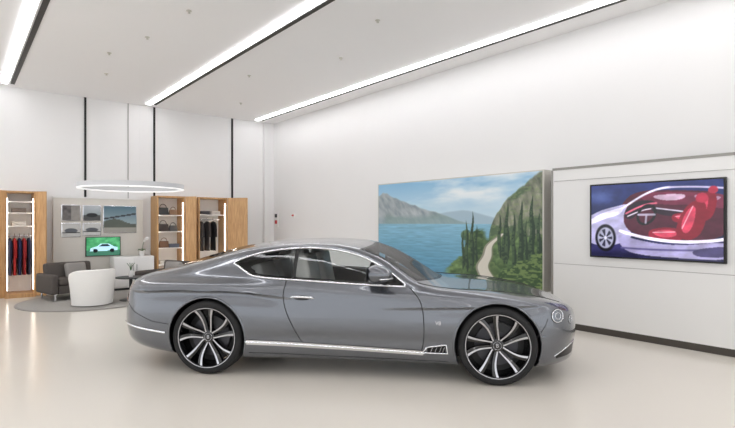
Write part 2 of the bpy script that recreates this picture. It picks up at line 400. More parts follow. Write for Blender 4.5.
def cabinet(x0,x1,sl,sr,shelves,label,rail=None):
    w=x1-x0; e=empty('display_cabinet',((x0+x1)/2,YF,0)); top(e,label,'cabinet','oak display cabinets')
    D=YB-YF-.025
    box('back_panel',(w,.02,H-.02),(0,D-.01,H/2),M['white'],e)
    for s in (-1,1):
        box('side_panel',(.035,D-.022,H-.002),(s*(w/2-.0175),(D-.022)/2,H/2),M['wood'],e)
        box('led_strip',(.012,.02,H-.3),(s*(w/2-.043),.06,H/2),M['led'],e)
    box('top_panel',(w-.072,D-.022,.035),(0,(D-.022)/2,H-.02),M['wood'],e)
    box('base_panel',(w-.072,D-.022,.08),(0,(D-.022)/2,.041),M['wood'],e)
    for z in shelves: box('shelf',(w-.074,D-.10,.02),(0,D/2+.03,z),M['white'],e)
    for s,L,ang in ((-1,sl,math.radians(45)),(1,sr,math.radians(45))):
        if L>0:
            cx=s*(w/2+.002+L/2*math.cos(ang)); cy=-.02-L/2*math.sin(ang)
            box('door',(L,.03,H-.03),(cx,cy,H/2+.012),M['wood'],e,.003,rot=(0,0,-s*ang))
    if rail: tube('hanging_rail',[(-w/2+.04,D/2,rail),(w/2-.04,D/2,rail)],.012,M['satin'],e)
    return e
cabinet(.74,1.26,.24,.22,[1.95,1.72,1.45],'oak display cabinet with lit white interior and hanging jackets',1.25)
cabinet(3.66,4.33,.0,.27,[.5,.9,1.3,1.7],'oak display cabinet with lit shelves holding bags and folded shirts')
cabinet(4.66,5.42,.0,.53,[1.72,.35],'oak display cabinet with hanging dark coats',1.60)
YM=YF+.27
for i,(x,c) in enumerate([(.84,(30,34,60)),(.92,(160,34,34)),(1.00,(28,34,70)),(1.08,(150,36,40)),(1.16,(30,34,56))]):
    g_=garment(None,1.25,x,YM-.01,c,.80,.34); top(g_,['navy jacket on a hanger','red jacket on a hanger','dark blue jacket on a hanger','crimson jacket on a hanger','deep navy jacket on a hanger'][i],'jacket','jackets on the cabinet rail')
for i,(x,c) in enumerate([(4.82,(40,40,44)),(4.98,(66,62,62)),(5.14,(28,28,30))]):
    g_=garment(None,1.60,x,YM-.01,c,.80,.34); top(g_,'dark coat on a hanger','coat','coats on the cabinet rail')
def bag(x,z,c,s=1):
    e=empty('handbag',(x,YM,z)); top(e,'small structured leather handbag with a looped handle','bag','bags on the shelves')
    mt=mat('bag_leather',c,.4)
    box('bag_body',(.26*s,.12*s,.18*s),(0,0,.09*s),mt,e,.015,taper=(.85,.8))
    tube('handle',[(.08*s*math.cos(a),0,.175*s+.09*s*math.sin(a)) for a in np.linspace(0,pi,12)],.008,mt,e,6)
bag(3.88,1.311,(52,42,38));bag(4.12,1.311,(60,60,62),.8);bag(3.9,.911,(110,80,60),.9)
bag(3.88,1.711,(42,44,46),1.0); bag(4.12,1.711,(126,96,70),.75)
def folded(x,z,c,lab,y=YM):
    for k in range(3):
        f=box('folded_shirt',(.24,.22,.03),(x,y,z+.016+.031*k),mat('shirt_cloth',c,.9),None,.01); top(f,lab,'shirt','folded shirts on the shelves')
folded(4.12,.91,(90,96,110),'folded blue-grey shirt in a pile'); folded(3.9,.51,(190,188,184),'folded off-white shirt in a pile')
folded(.99,1.46,(200,196,190),'folded cream shirt in a pile'); folded(.99,1.73,(120,110,104),'folded taupe shirt in a pile')
folded(4.9,1.73,(70,70,76),'folded dark grey shirt in a pile'); folded(5.18,1.73,(188,184,180),'folded off-white shirt in a pile')

# picture board
bd=empty('display_board',(2.53,YB-.1,0)); top(bd,'pale grey free-standing display wall for pictures and a screen','panel')
box('board_panel',(1.84,.12,2.07),(0,0,1.035),M['board'],bd,.004)
box('board_edge',(1.86,.14,.03),(0,0,2.085),M['white'],bd)
def small_pic(x0,x1,z0,z1,kind,lab):
    e=empty('framed_picture',((x0+x1)/2,YB-.163,(z0+z1)/2)); top(e,lab,'picture','pictures on the display wall')
    w=x1-x0;h=z1-z0
    box('picture_frame',(w,.02,h),(0,-.01,0),M['satin'],e,.003)
    def f(A,B):
        n=vnoise(A,B,5,kind*7+3)
        if kind==0: C=np.stack([130+60*B,145+50*B,150+50*B],-1); C=mixc(C,(B<.35)*1.,(76,78,78)); C=mixc(C,np.clip(1-(((A-.5)/.36)**2+((B-.36)/.16)**2),0,1)*3,(30,34,38))
        elif kind==1: C=np.stack([186+20*n,186+20*n,184+20*n],-1); C=mixc(C,np.clip(1-(((A-.5)/.4)**2+((B-.45)/.2)**2),0,1)*3,(90,94,100)); C=mixc(C,(abs(B-.3)<.03)*1.,(50,50,54))
        elif kind==2: C=np.stack([186-100*B,196-80*B,200-70*B],-1); C=mixc(C,(B<.42+.1*np.sin(A*5))*1.,(90,96,88)); C=mixc(C,(B<.2)*1.,(160,158,150)); C=mixc(C,((abs(B-.62-.2*(A-.5))<.03))*1.,(50,54,60))
        else: C=np.stack([60+80*n,58+76*n,60+70*n],-1); C=mixc(C,(A>.5)*.6,(180,176,168))
        return C
    painted('print',40,30,f,vcol_mat('print_ink_glow_%d'%kind,.05,.4),(-w/2+.015,-.022,-h/2+.015),(w-.03,0,0),(0,0,h-.03),e)  # paper prints also get a faint added self-glow
small_pic(1.76,2.13,1.56,1.92,3,'framed photo with dark abstract halves')
small_pic(2.17,2.54,1.56,1.92,0,'framed photo of a dark car on a road')
small_pic(2.58,3.30,1.28,1.92,2,'large framed photo of a coastal landscape')
small_pic(1.76,2.13,1.20,1.52,1,'framed photo of a silver car')
small_pic(2.17,2.54,1.23,1.52,1,'framed photo of a silver car')
t2=empty('monitor',(2.585,YB-.163,.98)); top(t2,'flat monitor showing a pale car and greenery','television')
box('bezel',(.72,.04,.44),(0,-.02,0),M['black'],t2,.004)
def mon(A,B):
    n=vnoise(A,B,6,8)
    C=np.stack([30+70*n,100+90*n,60+70*n],-1); C=mixc(C,(B<.3)*1.,(60,110,90))
    C=mixc(C,inpoly(A,B,[(.1,.25),(.12,.42),(.3,.5),(.42,.66),(.66,.66),(.8,.5),(.92,.44),(.92,.26)]),(176,214,226))
    C=mixc(C,inpoly(A,B,[(.36,.5),(.45,.62),(.63,.62),(.72,.5)]),(30,50,60))
    for c in (.26,.76): C=mixc(C,(((A-c)/.07)**2+((B-.27)/.11)**2<1)*1.,(20,24,28))
    return C
painted('screen',60,40,mon,vcol_mat('monitor_picture',.8,.2),(-.345,-.042,-.205),(.69,0,0),(0,0,.41),t2)

# ---------------------------------------------------------------- lounge
rug=revolve('rug',[(0,.012),(1.22,.012),(1.25,.008),(1.25,0.001),(0,.001)],M['rug'],n=96,loc=(2.04,10.80,0)); top(rug,'round pale grey carpet under the lounge seating','rug')
rb=revolve('rim',[(1.20,.0135),(1.245,.0135),(1.245,.0125),(1.20,.0125)],M['cushion'],rug,n=96)
def armchair(loc,rot,label,w=1.0):
    e=empty('armchair',loc,rot); top(e,label,'armchair','charcoal armchairs')
    box('seat_base',(w-.28,.70,.16),(0,0,.21),M['fabric_dark'],e,.02)
    box('seat_cushion',(w-.3,.60,.12),(0,-.05,.355),M['fabric_dark'],e,.04,seg=3)
    box('backrest',(w-.28,.18,.44),(0,.30,.48),M['fabric_dark'],e,.06,seg=3,rot=(-.14,0,0))
    for s in (-1,1):
        box('armrest',(.12,.76,.38),(s*(w/2-.07),0,.32),M['fabric_dark'],e,.05,seg=3)
        for t in (-1,1): cyl('leg',.016,.14,(s*(w/2-.1),t*.31,0),M['satin'],e,12)
    box('cushion',(.40,.13,.32),(.08,.13,.53),M['cushion'],e,.055,seg=3,rot=(-.25,0,.1))
    return e
armchair((1.84,11.46,.0125),.25,'charcoal fabric armchair with a grey cushion beside the tub chair',1.15)
armchair((3.36,10.60,.0125),-1.2,'charcoal fabric armchair with a grey cushion beside the coffee table',1.0)
tc_=empty('tub_chair',(1.93,10.22,.013),math.radians(10)); top(tc_,'white rounded tub chair standing on the round rug','armchair')
pf=[(.30,.02),(.335,.02),(.36,.30),(.385,.60),(.378,.655),(.35,.67),(.325,.655),(.30,.42)]
vs=[];fs=[];n=48;k=len(pf)
for i in range(n+1):
    a=math.radians(-225+270*i/n); drop=.20*(abs(i/n-.5)*2)**3
    for r,h in pf: vs.append((r*math.cos(a),r*math.sin(a),h-(drop if h>.4 else 0)*(h/.67)))
for i in range(n):
    for j in range(k): fs.append((i*k+j,(i+1)*k+j,(i+1)*k+(j+1)%k,i*k+(j+1)%k))
fs.append(tuple(range(k)));fs.append(tuple(n*k+j for j in range(k)))
mesh_obj('shell',vs,fs,M['fabric_white'],tc_,True,sharp=50)
revolve('seat_cushion',[(0,.02),(.30,.02),(.31,.34),(.30,.40),(.26,.425),(0,.43)],M['fabric_white'],tc_,n=40)
ct=empty('coffee_table',(2.62,10.34,.013)); top(ct,'small round coffee table with glossy top and slim metal pedestal','table')
revolve('table_top',[(0,.43),(.27,.43),(.28,.44),(.27,.45),(0,.45)],M['dark'],ct,n=40)
cyl('pedestal',.03,.41,(0,0,.02),M['dark'],ct); revolve('foot',[(0,0),(.2,0),(.2,.01),(.03,.022),(0,.022)],M['dark'],ct,n=32)
vz=empty('vase',(2.62,10.34,.463)); top(vz,'small white vase with pale stems on the coffee table','vase')
revolve('vase_body',[(0,0),(.035,0),(.05,.05),(.03,.11),(.035,.13),(.025,.13),(.02,.11),(0,.1)],M['white'],vz,n=20)
for k_ in range(4): tube('stem',[(0,0,.1),(.02*math.cos(k_*1.6),.02*math.sin(k_*1.6),.2),(.07*math.cos(k_*1.6),.07*math.sin(k_*1.6),.27)],.005,M['leaf'],vz,6)
cr=empty('credenza',(3.12,12.2,0)); top(cr,'low white lacquered cupboard with two doors','cabinet')
box('body',(.86,.40,.70),(0,0,.40),M['white'],cr,.006); box('plinth',(.8,.34,.05),(0,0,.025),M['dark'],cr)
for s in (-1,1):
    d_=box('door',(.415,.02,.64),(s*.21,-.21,.40),M['white'],cr,.004)
    box('handle',(.01,.02,.14),(-s*.17,-.02,.1),M['satin'],d_)
pl=empty('potted_orchid',(3.32,12.15,.753)); top(pl,'white potted orchid with green leaves on the cupboard','plant')
revolve('pot',[(0,0),(.05,0),(.065,.11),(.055,.11),(.05,.02)],M['white'],pl,n=24)
for k_ in range(5):
    a=k_*1.26; c_,s_=math.cos(a),math.sin(a)
    mesh_obj('leaf',[(0,0,.1),(.08*c_-.02*s_,.08*s_+.02*c_,.16),(.16*c_,.16*s_,.12),(.08*c_+.02*s_,.08*s_-.02*c_,.16)],[(0,1,2,3)],M['leaf'],pl)
tube('stem',[(0,0,.1),(.02,0,.25),(.06,0,.36),(.12,0,.40)],.004,M['leaf'],pl,6)
for (x,z) in [(.05,.34),(.08,.385),(.12,.40)]:
    revolve('flower',[(0,0),(.03,.008),(.02,.014),(0,.006)],M['white'],pl,n=10,loc=(x,0,z),rot=(1.3,0,0))
rp=empty('ring_pendant_lamp',(2.56,9.99,0)); top(rp,'large white ring pendant lamp hung on thin wires','pendant lamp')
revolve('ring',[(.86,2.17),(.92,2.17),(.92,2.255),(.86,2.255)],M['ring'],rp,n=96,closed_prof=True)
revolve('diffuser',[(.862,2.155),(.918,2.155),(.918,2.1695),(.862,2.1695)],M['ringlight'],rp,n=96,closed_prof=True)
for k_ in range(3):
    a=k_*2*pi/3+.4; tube('wire',[(.89*math.cos(a),.89*math.sin(a),2.252),(.89*math.cos(a),.89*math.sin(a),ZC-.001)],.0007,M['white'],rp,5)

# ================================================================= CAR
def pchip(pts):
    xs=np.array([p[0] for p in pts],float); ys=np.array([p[1] for p in pts],float)
    h=np.diff(xs); d=np.diff(ys)/h; m=np.zeros(len(xs)); m[0]=d[0]; m[-1]=d[-1]
    for i in range(1,len(xs)-1):
        if d[i-1]*d[i]>0:
            w1=2*h[i]+h[i-1]; w2=h[i]+2*h[i-1]; m[i]=(w1+w2)/(w1/d[i-1]+w2/d[i])
    def f(x):
        x=np.clip(np.asarray(x,float),xs[0],xs[-1]); i=np.clip(np.searchsorted(xs,x)-1,0,len(xs)-2)
        t=(x-xs[i])/h[i]
        return (2*t**3-3*t**2+1)*ys[i]+(t**3-2*t**2+t)*h[i]*m[i]+(-2*t**3+3*t**2)*ys[i+1]+(t**3-t**2)*h[i]*m[i+1]
    return f
def smoothed(pts,w=.09):
    f=pchip(pts); X=np.linspace(-1.13,3.72,971); Y=f(X); ks=np.arange(-60,61)*.005
    end=np.minimum(np.abs(X+1.13),np.abs(3.72-X))
    g=np.exp(-.5*(ks/w)**2); g/=g.sum(); Ys=np.convolve(np.pad(Y,60,'edge'),g,'valid')
    b=np.clip((end-.12)/.4,0,1); b=b*b*(3-2*b); out=Y*(1-b)+Ys*b
    return lambda x:np.interp(x,X,out)
T={}
T['zb']=pchip([(-1.13,.42),(-1.08,.33),(-.9,.25),(-.5,.20),(0,.17),(.5,.17),(2.4,.17),(3.2,.17),(3.45,.175),(3.6,.19),(3.68,.21),(3.72,.26)])
T['W']=smoothed([(-1.13,.36),(-1.10,.54),(-1.03,.69),(-.9,.81),(-.7,.90),(-.4,.955),(0,.98),(.4,.963),(.9,.926),(1.4,.920),(2,.933),(2.5,.96),(2.85,.972),(3.1,.955),(3.3,.91),(3.45,.835),(3.55,.735),(3.63,.59),(3.68,.45),(3.72,.28)])
T['z2']=smoothed([(-1.13,.50),(0,.56),(1.4,.52),(2.85,.55),(3.5,.48),(3.72,.44)])
T['z4']=smoothed([(-1.13,.58),(-1.10,.70),(-1.05,.77),(-.9,.83),(-.5,.875),(0,.89),(.5,.87),(1,.84),(1.5,.82),(2,.815),(2.5,.805),(2.85,.80),(3.2,.76),(3.45,.70),(3.6,.65),(3.68,.60),(3.72,.54)])
T['d4']=smoothed([(-1.13,.05),(0,.045),(.5,.045),(1.5,.035),(2.4,.035),(3,.045),(3.72,.05)])
T['z5']=smoothed([(-1.13,.61),(-1.1,.77),(-1.05,.86),(-.9,.915),(-.5,.945),(0,.965),(.5,.975),(1,.95),(1.5,.922),(2,.89),(2.4,.87),(2.85,.85),(3.2,.805),(3.45,.745),(3.6,.69),(3.68,.63),(3.72,.55)])
T['w5']=smoothed([(-1.13,.27),(-1.1,.43),(-1.03,.56),(-.9,.67),(-.5,.77),(0,.81),(.5,.835),(1,.84),(1.5,.84),(2,.835),(2.4,.825),(2.85,.80),(3.2,.745),(3.45,.66),(3.55,.57),(3.63,.45),(3.68,.33),(3.72,.18)])
T['z7']=smoothed([(-1.13,.615),(-1.1,.785),(-1.05,.885),(-.9,.955),(-.5,1.03),(-.2,1.10),(.1,1.185),(.5,1.265),(.9,1.295),(1.2,1.287),(1.5,1.235),(1.8,1.11),(2,.985),(2.1,.935),(2.4,.882),(2.85,.855),(3.2,.81),(3.45,.752),(3.6,.70),(3.68,.64),(3.72,.555)],.04)
T['w7']=smoothed([(-1.13,.2),(-1.1,.3),(-1.03,.42),(-.9,.5),(-.5,.56),(0,.575),(.5,.59),(1,.605),(1.5,.63),(1.8,.68),(2,.725),(2.1,.73),(2.4,.70),(2.85,.62),(3.2,.54),(3.45,.46),(3.55,.39),(3.63,.30),(3.68,.22),(3.72,.12)])
T['z8']=smoothed([(-1.13,.62),(-1.1,.79),(-1.05,.90),(-.9,.975),(-.75,1.02),(-.4,1.13),(.1,1.26),(.6,1.33),(1.1,1.35),(1.5,1.33),(1.8,1.245),(2.1,1.08),(2.35,.935),(2.45,.912),(2.85,.888),(3.2,.84),(3.45,.778),(3.6,.72),(3.68,.655),(3.72,.565)],.04)
SK=[0,.8,.93,1.3,1.65,1.85,2.05,2.3,2.9]
SG=np.concatenate([np.linspace(0,.8,5)[:-1],np.linspace(.8,.93,4)[:-1],np.linspace(.93,1.3,13)[:-1],np.linspace(1.3,1.65,36)[:-1],np.linspace(1.65,1.85,12)[:-1],np.linspace(1.85,2.05,6)[:-1],np.linspace(2.05,2.3,7)[:-1],np.linspace(2.3,2.9,10)])
def smooth(t): t=np.clip(t,0,1); return t*t*(3-2*t)
def keys(x):
    g=lambda k:float(T[k](x))
    zb,W,z2,z4,z5,z7,z8=g('zb'),g('W'),g('z2'),g('z4'),g('z5'),g('z7'),g('z8'); w5,w7=g('w5'),g('w7')
    z1=min(zb+.07,(zb+z2)/2); tk=.05*float(smooth((x-3.25)/.3))
    w6=(w5+w7)/2+.07*(z7-z5)+.006; z6=(z5+z7)/2+.004
    P=[(0,zb),(W-.09*min(1,W/.8)-tk,zb),(W-.03-tk,z1),(W,z2),(W-g('d4'),z4),(w5,z5),(w6,z6),(w7,z7),(0,z8)]
    return P
def ridge_f(d,a,w):
    t=-d/w
    below=np.where(t<1,.35*a-1.35*a*t*(2-t),-a*np.exp(-(np.maximum(t-1,0)/2.8)**2))
    return np.where(d>0,.35*a*np.exp(-np.maximum(d,0)/(w*1.4)),below)
def crease(x,z):
    zl=.685+.070*np.clip((x-1.4)/1.8,0,1.05); a=.014*smooth((x-1.6)/.9)*smooth((3.38-x)/.25)
    out=ridge_f(z-zl,a,.026)
    zh=.765+.078*smooth((1.15-x)/1.0)-.03*smooth((-.2-x)/.7); ah=.026*smooth((1.0-x)/.6)*smooth((x+1.0)/.35)
    out+=ridge_f(z-zh,ah,.030)
    ds=z-.395; out+=-.006*np.exp(-(ds/.05)**2)*smooth((x-.35)/.2)*smooth((2.45-x)/.2)
    return out
def section(x):
    P=keys(x); fy=pchip(list(zip(SK,[p[0] for p in P]))); fz=pchip(list(zip(SK,[p[1] for p in P])))
    y=fy(SG); z=fz(SG); y=y+crease(x,z)*(y>.3)
    return y,z
NS=len(SG)
_cache={}
def sec(x):
    k=round(float(x),4)
    if k not in _cache: _cache[k]=section(k)
    return _cache[k]
iS1=4; iS5=int(np.argmin(abs(SG-1.85))); iS7=int(np.argmin(abs(SG-2.3)))
def side_y(x,z):
    y,zz=sec(x); return float(np.interp(z,zz[iS1+1:iS7+2],y[iS1+1:iS7+2]))
def top_z(x,y):
    yy,zz=sec(x); return float(np.interp(abs(y),yy[iS5-4:][::-1],zz[iS5-4:][::-1]))
def sp(x,z,off=0,s=-1):
    y=side_y(x,z)
    if off:
        e=.01; dx=(side_y(min(x+e,3.72),z)-side_y(x-e,z))/(2*e); dz=(side_y(x,z+e)-side_y(x,z-e))/(2*e)
        n=Vector((-dx,1,-dz)).normalized()
        return (x+n.x*off, s*(y+n.y*off), z+n.z*off)
    return (x,s*y,z)

car=empty('car',(2.613,5.443,0),math.radians(-47.21))
top(car,'metallic grey two-door luxury coupe with polished black alloy wheels','car')
XS=np.concatenate([np.linspace(-1.13,-.9,16)[:-1],np.linspace(-.9,3.4,150)[:-1],np.linspace(3.4,3.72,26)])
vs=[];fs=[];ring=2*NS-2
for x in XS:
    y,z=sec(x)
    for i in range(NS): vs.append((x,-y[i],z[i]))
    for i in range(NS-2,0,-1): vs.append((x,y[i],z[i]))
for i in range(len(XS)-1):
    for j in range(ring):
        j2=(j+1)%ring; fs.append((i*ring+j,i*ring+j2,(i+1)*ring+j2,(i+1)*ring+j))
fs.append(tuple(range(ring))); fs.append(tuple((len(XS)-1)*ring+j for j in range(ring)))
body=mesh_obj('body',vs,fs,None,None,True,mats=[M['paint'],M['black'],M['leather']])

wt=pchip([(.20,1.108),(.32,1.158),(.5,1.208),(.7,1.240),(.97,1.258),(1.2,1.246),(1.43,1.206),(1.62,1.140),(1.8,1.044),(1.98,.918)])
wb=smoothed([(-1.13,1.2),(.20,1.102),(.32,1.046),(.43,.992),(.6,.974),(.97,.954),(1.5,.926),(1.98,.905),(3.72,.8)],.02)
CM=[M['paint'],M['black'],M['leather']]
def cut(ob,cutter):
    md=ob.modifiers.new('b','BOOLEAN'); md.operation='DIFFERENCE'; md.solver='EXACT'; md.object=cutter
    bpy.context.view_layer.update()
    dg=bpy.context.evaluated_depsgraph_get(); me=bpy.data.meshes.new_from_object(ob.evaluated_get(dg))
    ob.modifiers.clear(); ob.data=me; bpy.data.objects.remove(cutter)
def prism_xz(poly,y0,y1,mi):
    n=len(poly); v=[(p[0],y0,p[1]) for p in poly]+[(p[0],y1,p[1]) for p in poly]
    f=[(i,(i+1)%n,n+(i+1)%n,n+i) for i in range(n)]+[tuple(range(n)),tuple(range(n,2*n))]
    return mesh_obj('tmp',v,f,None,None,mats=CM,fmi=[mi]*len(f))
for xc in (0.0,2.85):
    for s in (-1,1):
        poly=[(xc+.405*math.cos(2*pi*i/72),.37+.405*math.sin(2*pi*i/72)) for i in range(72)]
        cut(body,prism_xz(poly,s*.56,s*1.3,1))
cx=np.linspace(.225,1.965,34)
poly=[(x,float(wb(x))) for x in cx]+[(x,float(wt(x))) for x in cx[::-1]]
cut(body,prism_xz(poly,-1.3,1.3,2))
cut(body,prism_xz([(.35,.5),(1.85,.5),(1.9,.93),(1.75,1.05),(1.55,1.15),(.6,1.19),(.38,1.1)],-.66,.66,2))
WS=(lambda v:2.36-.26*v*v,lambda v:1.60-.10*v*v,.70,.58)
RW=(lambda v:-.62+.12*v*v,lambda v:.16-.05*v*v,.46,.50)
def slab(cf,v0,w0_,w1_,up,dn,mi):
    xbf,xtf,a,b=cf; nv,nw=16,10; vs=[];fs=[]
    for dz in (up,-dn):
        for i in range(nv+1):
            v=-v0+2*v0*i/nv
            for j in range(nw+1):
                w=w0_+(w1_-w0_)*j/nw; x=xbf(v)*(1-w)+xtf(v)*w; y=v*(a*(1-w)+b*w); vs.append((x,y,top_z(x,y)+dz))
    N=(nv+1)*(nw+1); g=lambda i,j:i*(nw+1)+j
    for i in range(nv):
        for j in range(nw):
            fs.append((g(i,j),g(i+1,j),g(i+1,j+1),g(i,j+1))); fs.append((N+g(i,j),N+g(i,j+1),N+g(i+1,j+1),N+g(i+1,j)))
    for i in range(nv): fs.append((g(i,0),g(i+1,0),N+g(i+1,0),N+g(i,0))); fs.append((g(i,nw),g(i+1,nw),N+g(i+1,nw),N+g(i,nw)))
    for j in range(nw): fs.append((g(0,j),g(0,j+1),N+g(0,j+1),N+g(0,j))); fs.append((g(nv,j),g(nv,j+1),N+g(nv,j+1),N+g(nv,j)))
    return mesh_obj('tmp',vs,fs,None,None,mats=CM,fmi=[mi]*len(fs))
cut(body,slab(WS,.93,.05,.95,.05,.16,2))
cut(body,slab(RW,.92,.06,.95,.05,.12,2))
for p in body.data.polygons: p.use_smooth=True
body.data.set_sharp_from_angle(angle=math.radians(32))
body.parent=car

def patch(name,cols,f0,f1,rows,off,material,s=-1,parent=car):
    vs=[];fs=[]
    for x in cols:
        for j in range(rows+1):
            z=f0(x)+(f1(x)-f0(x))*j/rows; vs.append(sp(x,float(z),off,s))
    for i in range(len(cols)-1):
        for j in range(rows): a=i*(rows+1)+j; fs.append((a,a+1,a+rows+2,a+rows+1))
    return mesh_obj(name,vs,fs,material,parent,True)
def ell(name,x0,z0,a,b,off,material,s=-1,rot=0,parent=car):
    vs=[sp(x0,z0,off,s)];fs=[];N=28;R=4
    for r in range(1,R+1):
        for i in range(N):
            t=2*pi*i/N; dx=a*math.cos(t)*r/R; dz=b*math.sin(t)*r/R
            vs.append(sp(x0+dx*math.cos(rot)-dz*math.sin(rot),z0+dx*math.sin(rot)+dz*math.cos(rot),off*(1+.6*(1-(r/R)**2)),s))
    for i in range(N): fs.append((0,1+i,1+(i+1)%N))
    for r in range(R-1):
        for i in range(N): fs.append((1+r*N+i,1+r*N+(i+1)%N,1+(r+1)*N+(i+1)%N,1+(r+1)*N+i))
    return mesh_obj(name,vs,fs,material,parent,True)
def spath(name,pts,r,material,s=-1,off=0,closed=False,flat=1.0,dense=True,parent=car):
    if dense:
        q=[]
        n=len(pts)
        for i in range(n if closed else n-1):
            p0=pts[i];p1=pts[(i+1)%n]; L=math.hypot(p1[0]-p0[0],p1[1]-p0[1]); m=max(1,int(L/.04))
            for k in range(m): q.append((p0[0]+(p1[0]-p0[0])*k/m,p0[1]+(p1[1]-p0[1])*k/m))
        if not closed: q.append(pts[-1])
        pts=q
    return tube(name,[sp(x,z,off,s) for x,z in pts],r,material,parent,8,closed,flat)
def ering(name,x0,z0,a,b,r,off,material,s):
    return tube(name,[sp(x0+a*math.cos(2*pi*i/30),z0+b*math.sin(2*pi*i/30),off,s) for i in range(30)],r,material,car,8,True)

for s in (-1,1):
    xb=.86
    c1=np.linspace(.215,xb,18); c2=np.linspace(xb+.03,1.972,26)
    patch('side_window',c1,lambda x:wb(x),lambda x:wt(x),8,.001,M['glassq'],s)
    patch('side_window',c2,lambda x:wb(x),lambda x:wt(x),8,.001,M['glass'],s)
    patch('window_pillar',np.linspace(xb-.012,xb+.028,4),lambda x:wb(x),lambda x:wt(x),8,.004,M['black'],s)
    ws=np.linspace(.20,1.98,60)
    outl=[(x,float(wb(x))-.006) for x in ws]+[(x,float(wt(x))+.006) for x in ws[::-1]]
    spath('window_trim',outl,.0105,M['chrome'],s,.002,True,dense=False)
    door=[(.80,.955),(.79,.90),(.775,.80),(.80,.68),(.86,.55),(.93,.42),(.98,.335),(1.1,.30),(2.1,.26),(2.15,.30),(2.17,.45),(2.165,.65),(2.13,.80),(2.03,.89)]
    sm=[];
    for i in range(len(door)-1):
        for k in range(5): t=k/5; sm.append((door[i][0]+(door[i+1][0]-door[i][0])*t,door[i][1]+(door[i+1][1]-door[i][1])*t))
    sm.append(door[-1])
    for _ in range(6): sm=[sm[0]]+[((sm[i-1][0]+sm[i][0]*2+sm[i+1][0])/4,(sm[i-1][1]+2*sm[i][1]+sm[i+1][1])/4) for i in range(1,len(sm)-1)]+[sm[-1]]
    spath('door_gap',sm,.0048,M['black'],s,0)
    spath('bumper_gap',[(3.20,.46),(3.25,.52),(3.29,.58),(3.31,.63)],.0035,M['black'],s,0)
    spath('bumper_gap',[(-.40,.50),(-.6,.52),(-.85,.60),(-.98,.68)],.0035,M['black'],s,0)
    hp=[]
    for x in np.linspace(2.1,3.50,30):
        y=.74-.22*smooth((x-2.6)/1.1); hp.append((x,s*y,top_z(x,y)))
    tube('bonnet_gap',hp,.004,M['black'],car,6)
    f0=pchip([(.42,.322),(1.2,.295),(2.2,.265)]); f1=pchip([(.42,.366),(1.2,.339),(2.2,.307)])
    patch('sill_strip',np.linspace(.42,2.16,40),f0,f1,4,.012,M['satin'],s)
    spath('sill_strip_edge',[(.41,.344),(1.2,.317),(2.17,.286)],.012,M['chrome'],s,.006)
    spath('sill_gap',[(.44,.235),(1.2,.215),(2.4,.205)],.004,M['black'],s,0)
    patch('fender_vent',np.linspace(2.20,2.37,8),lambda x:.300-.02*(x-2.2),lambda x:.345+.14*(x-2.2),4,.006,M['grille'],s)
    spath('fender_vent_trim',[(2.15,.290),(2.39,.290),(2.375,.374),(2.20,.345)],.007,M['chrome'],s,.006,True)
    for q in (2.24,2.28,2.32,2.35): spath('fender_vent_fin',[(q-.01,.30),(q+.012,.352)],.002,M['satin'],s,.008)
    bp_=sp(2.30,.575,.003,s)
    text_mesh('fender_badge','V8',.05,M['satin'],car,bp_,(pi/2,0,0 if s<0 else pi))
    tube('door_handle',[sp(.86,.785,.004,s),sp(.88,.79,.028,s),sp(.97,.79,.034,s),sp(1.06,.788,.028,s),sp(1.08,.782,.004,s)],.012,M['chrome'],car,8,flat=1)
    ell('handle_recess',.97,.783,.085,.024,.002,M['dark'],s)
    spath('bumper_strip',[(-.44,.41),(-.7,.43),(-.95,.45),(-1.06,.455)],.010,M['chrome'],s,.002,flat=.6)
    for xc in (0,2.85):
        pp=[]
        for a in np.linspace(math.radians(-18),math.radians(198),46):
            x=xc+.407*math.cos(a); z=.37+.407*math.sin(a)
            if z>.2: pp.append(sp(x,z,-.004,s))
        tube('arch_lip',pp,.011,M['paint'],car,8)
    ell('headlamp_bezel',3.41,.650,.066,.064,.001,M['black'],s)
    ell('headlamp',3.41,.650,.054,.053,.005,M['lens'],s); ering('headlamp_ring',3.41,.650,.057,.056,.0045,.004,M['chrome'],s); ering('headlamp_ring',3.41,.650,.028,.028,.003,.008,M['satin'],s)
    ell('headlamp_bezel',3.56,.60,.028,.042,.001,M['black'],s)
    ell('headlamp',3.56,.60,.021,.033,.004,M['lens'],s); ering('headlamp_ring',3.56,.60,.023,.035,.003,.003,M['chrome'],s)
    ell('tail_lamp',-1.045,.72,.045,.055,.004,M['red'],s)
    ell('side_marker',3.27,.47,.030,.008,.002,M['lens'],s)
    patch('bumper_intake',np.linspace(3.40,3.62,12),lambda x:.245+.02*(x-3.4),lambda x:.285+.42*(x-3.40),5,.001,M['grille'],s)
    spath('intake_trim',[(3.38,.272),(3.50,.332),(3.62,.384)],.005,M['chrome'],s,.002)
    mr=empty('mirror',(1.72,s*1.0,1.035),parent=car)
    vv=[];ff=[];N=20;K=12
    for j in range(K+1):
        ph=pi*j/K; 
        for i in range(N):
            t=2*pi*i/N; x=-math.cos(ph); rr=math.sin(ph)**.7
            fx=.15*x if x>0 else .09*x
            vv.append((fx+.0,.12*rr*math.cos(t),.090*rr*math.sin(t)*(1-.25*max(0,x))))
    for j in range(K):
        for i in range(N): ff.append((j*N+i,j*N+(i+1)%N,(j+1)*N+(i+1)%N,(j+1)*N+i))
    mesh_obj('mirror_shell',vv,ff,M['paint'],mr,True)
    tube('mirror_trim',[(.02+.135*math.cos(t),.123*math.sin(t),-.035) for t in np.linspace(-1.4,1.4,14)],.006,M['chrome'],mr,6)
    box('mirror_glass',(.006,.19,.13),(-.086,0,0),M['glassd'],mr,.002)
    tube('mirror_arm',[(.02,-s*.06,-.06),(.04,-s*.12,-.085),(.07,-s*.17,-.11)],.022,M['black'],mr,8,flat=.6)
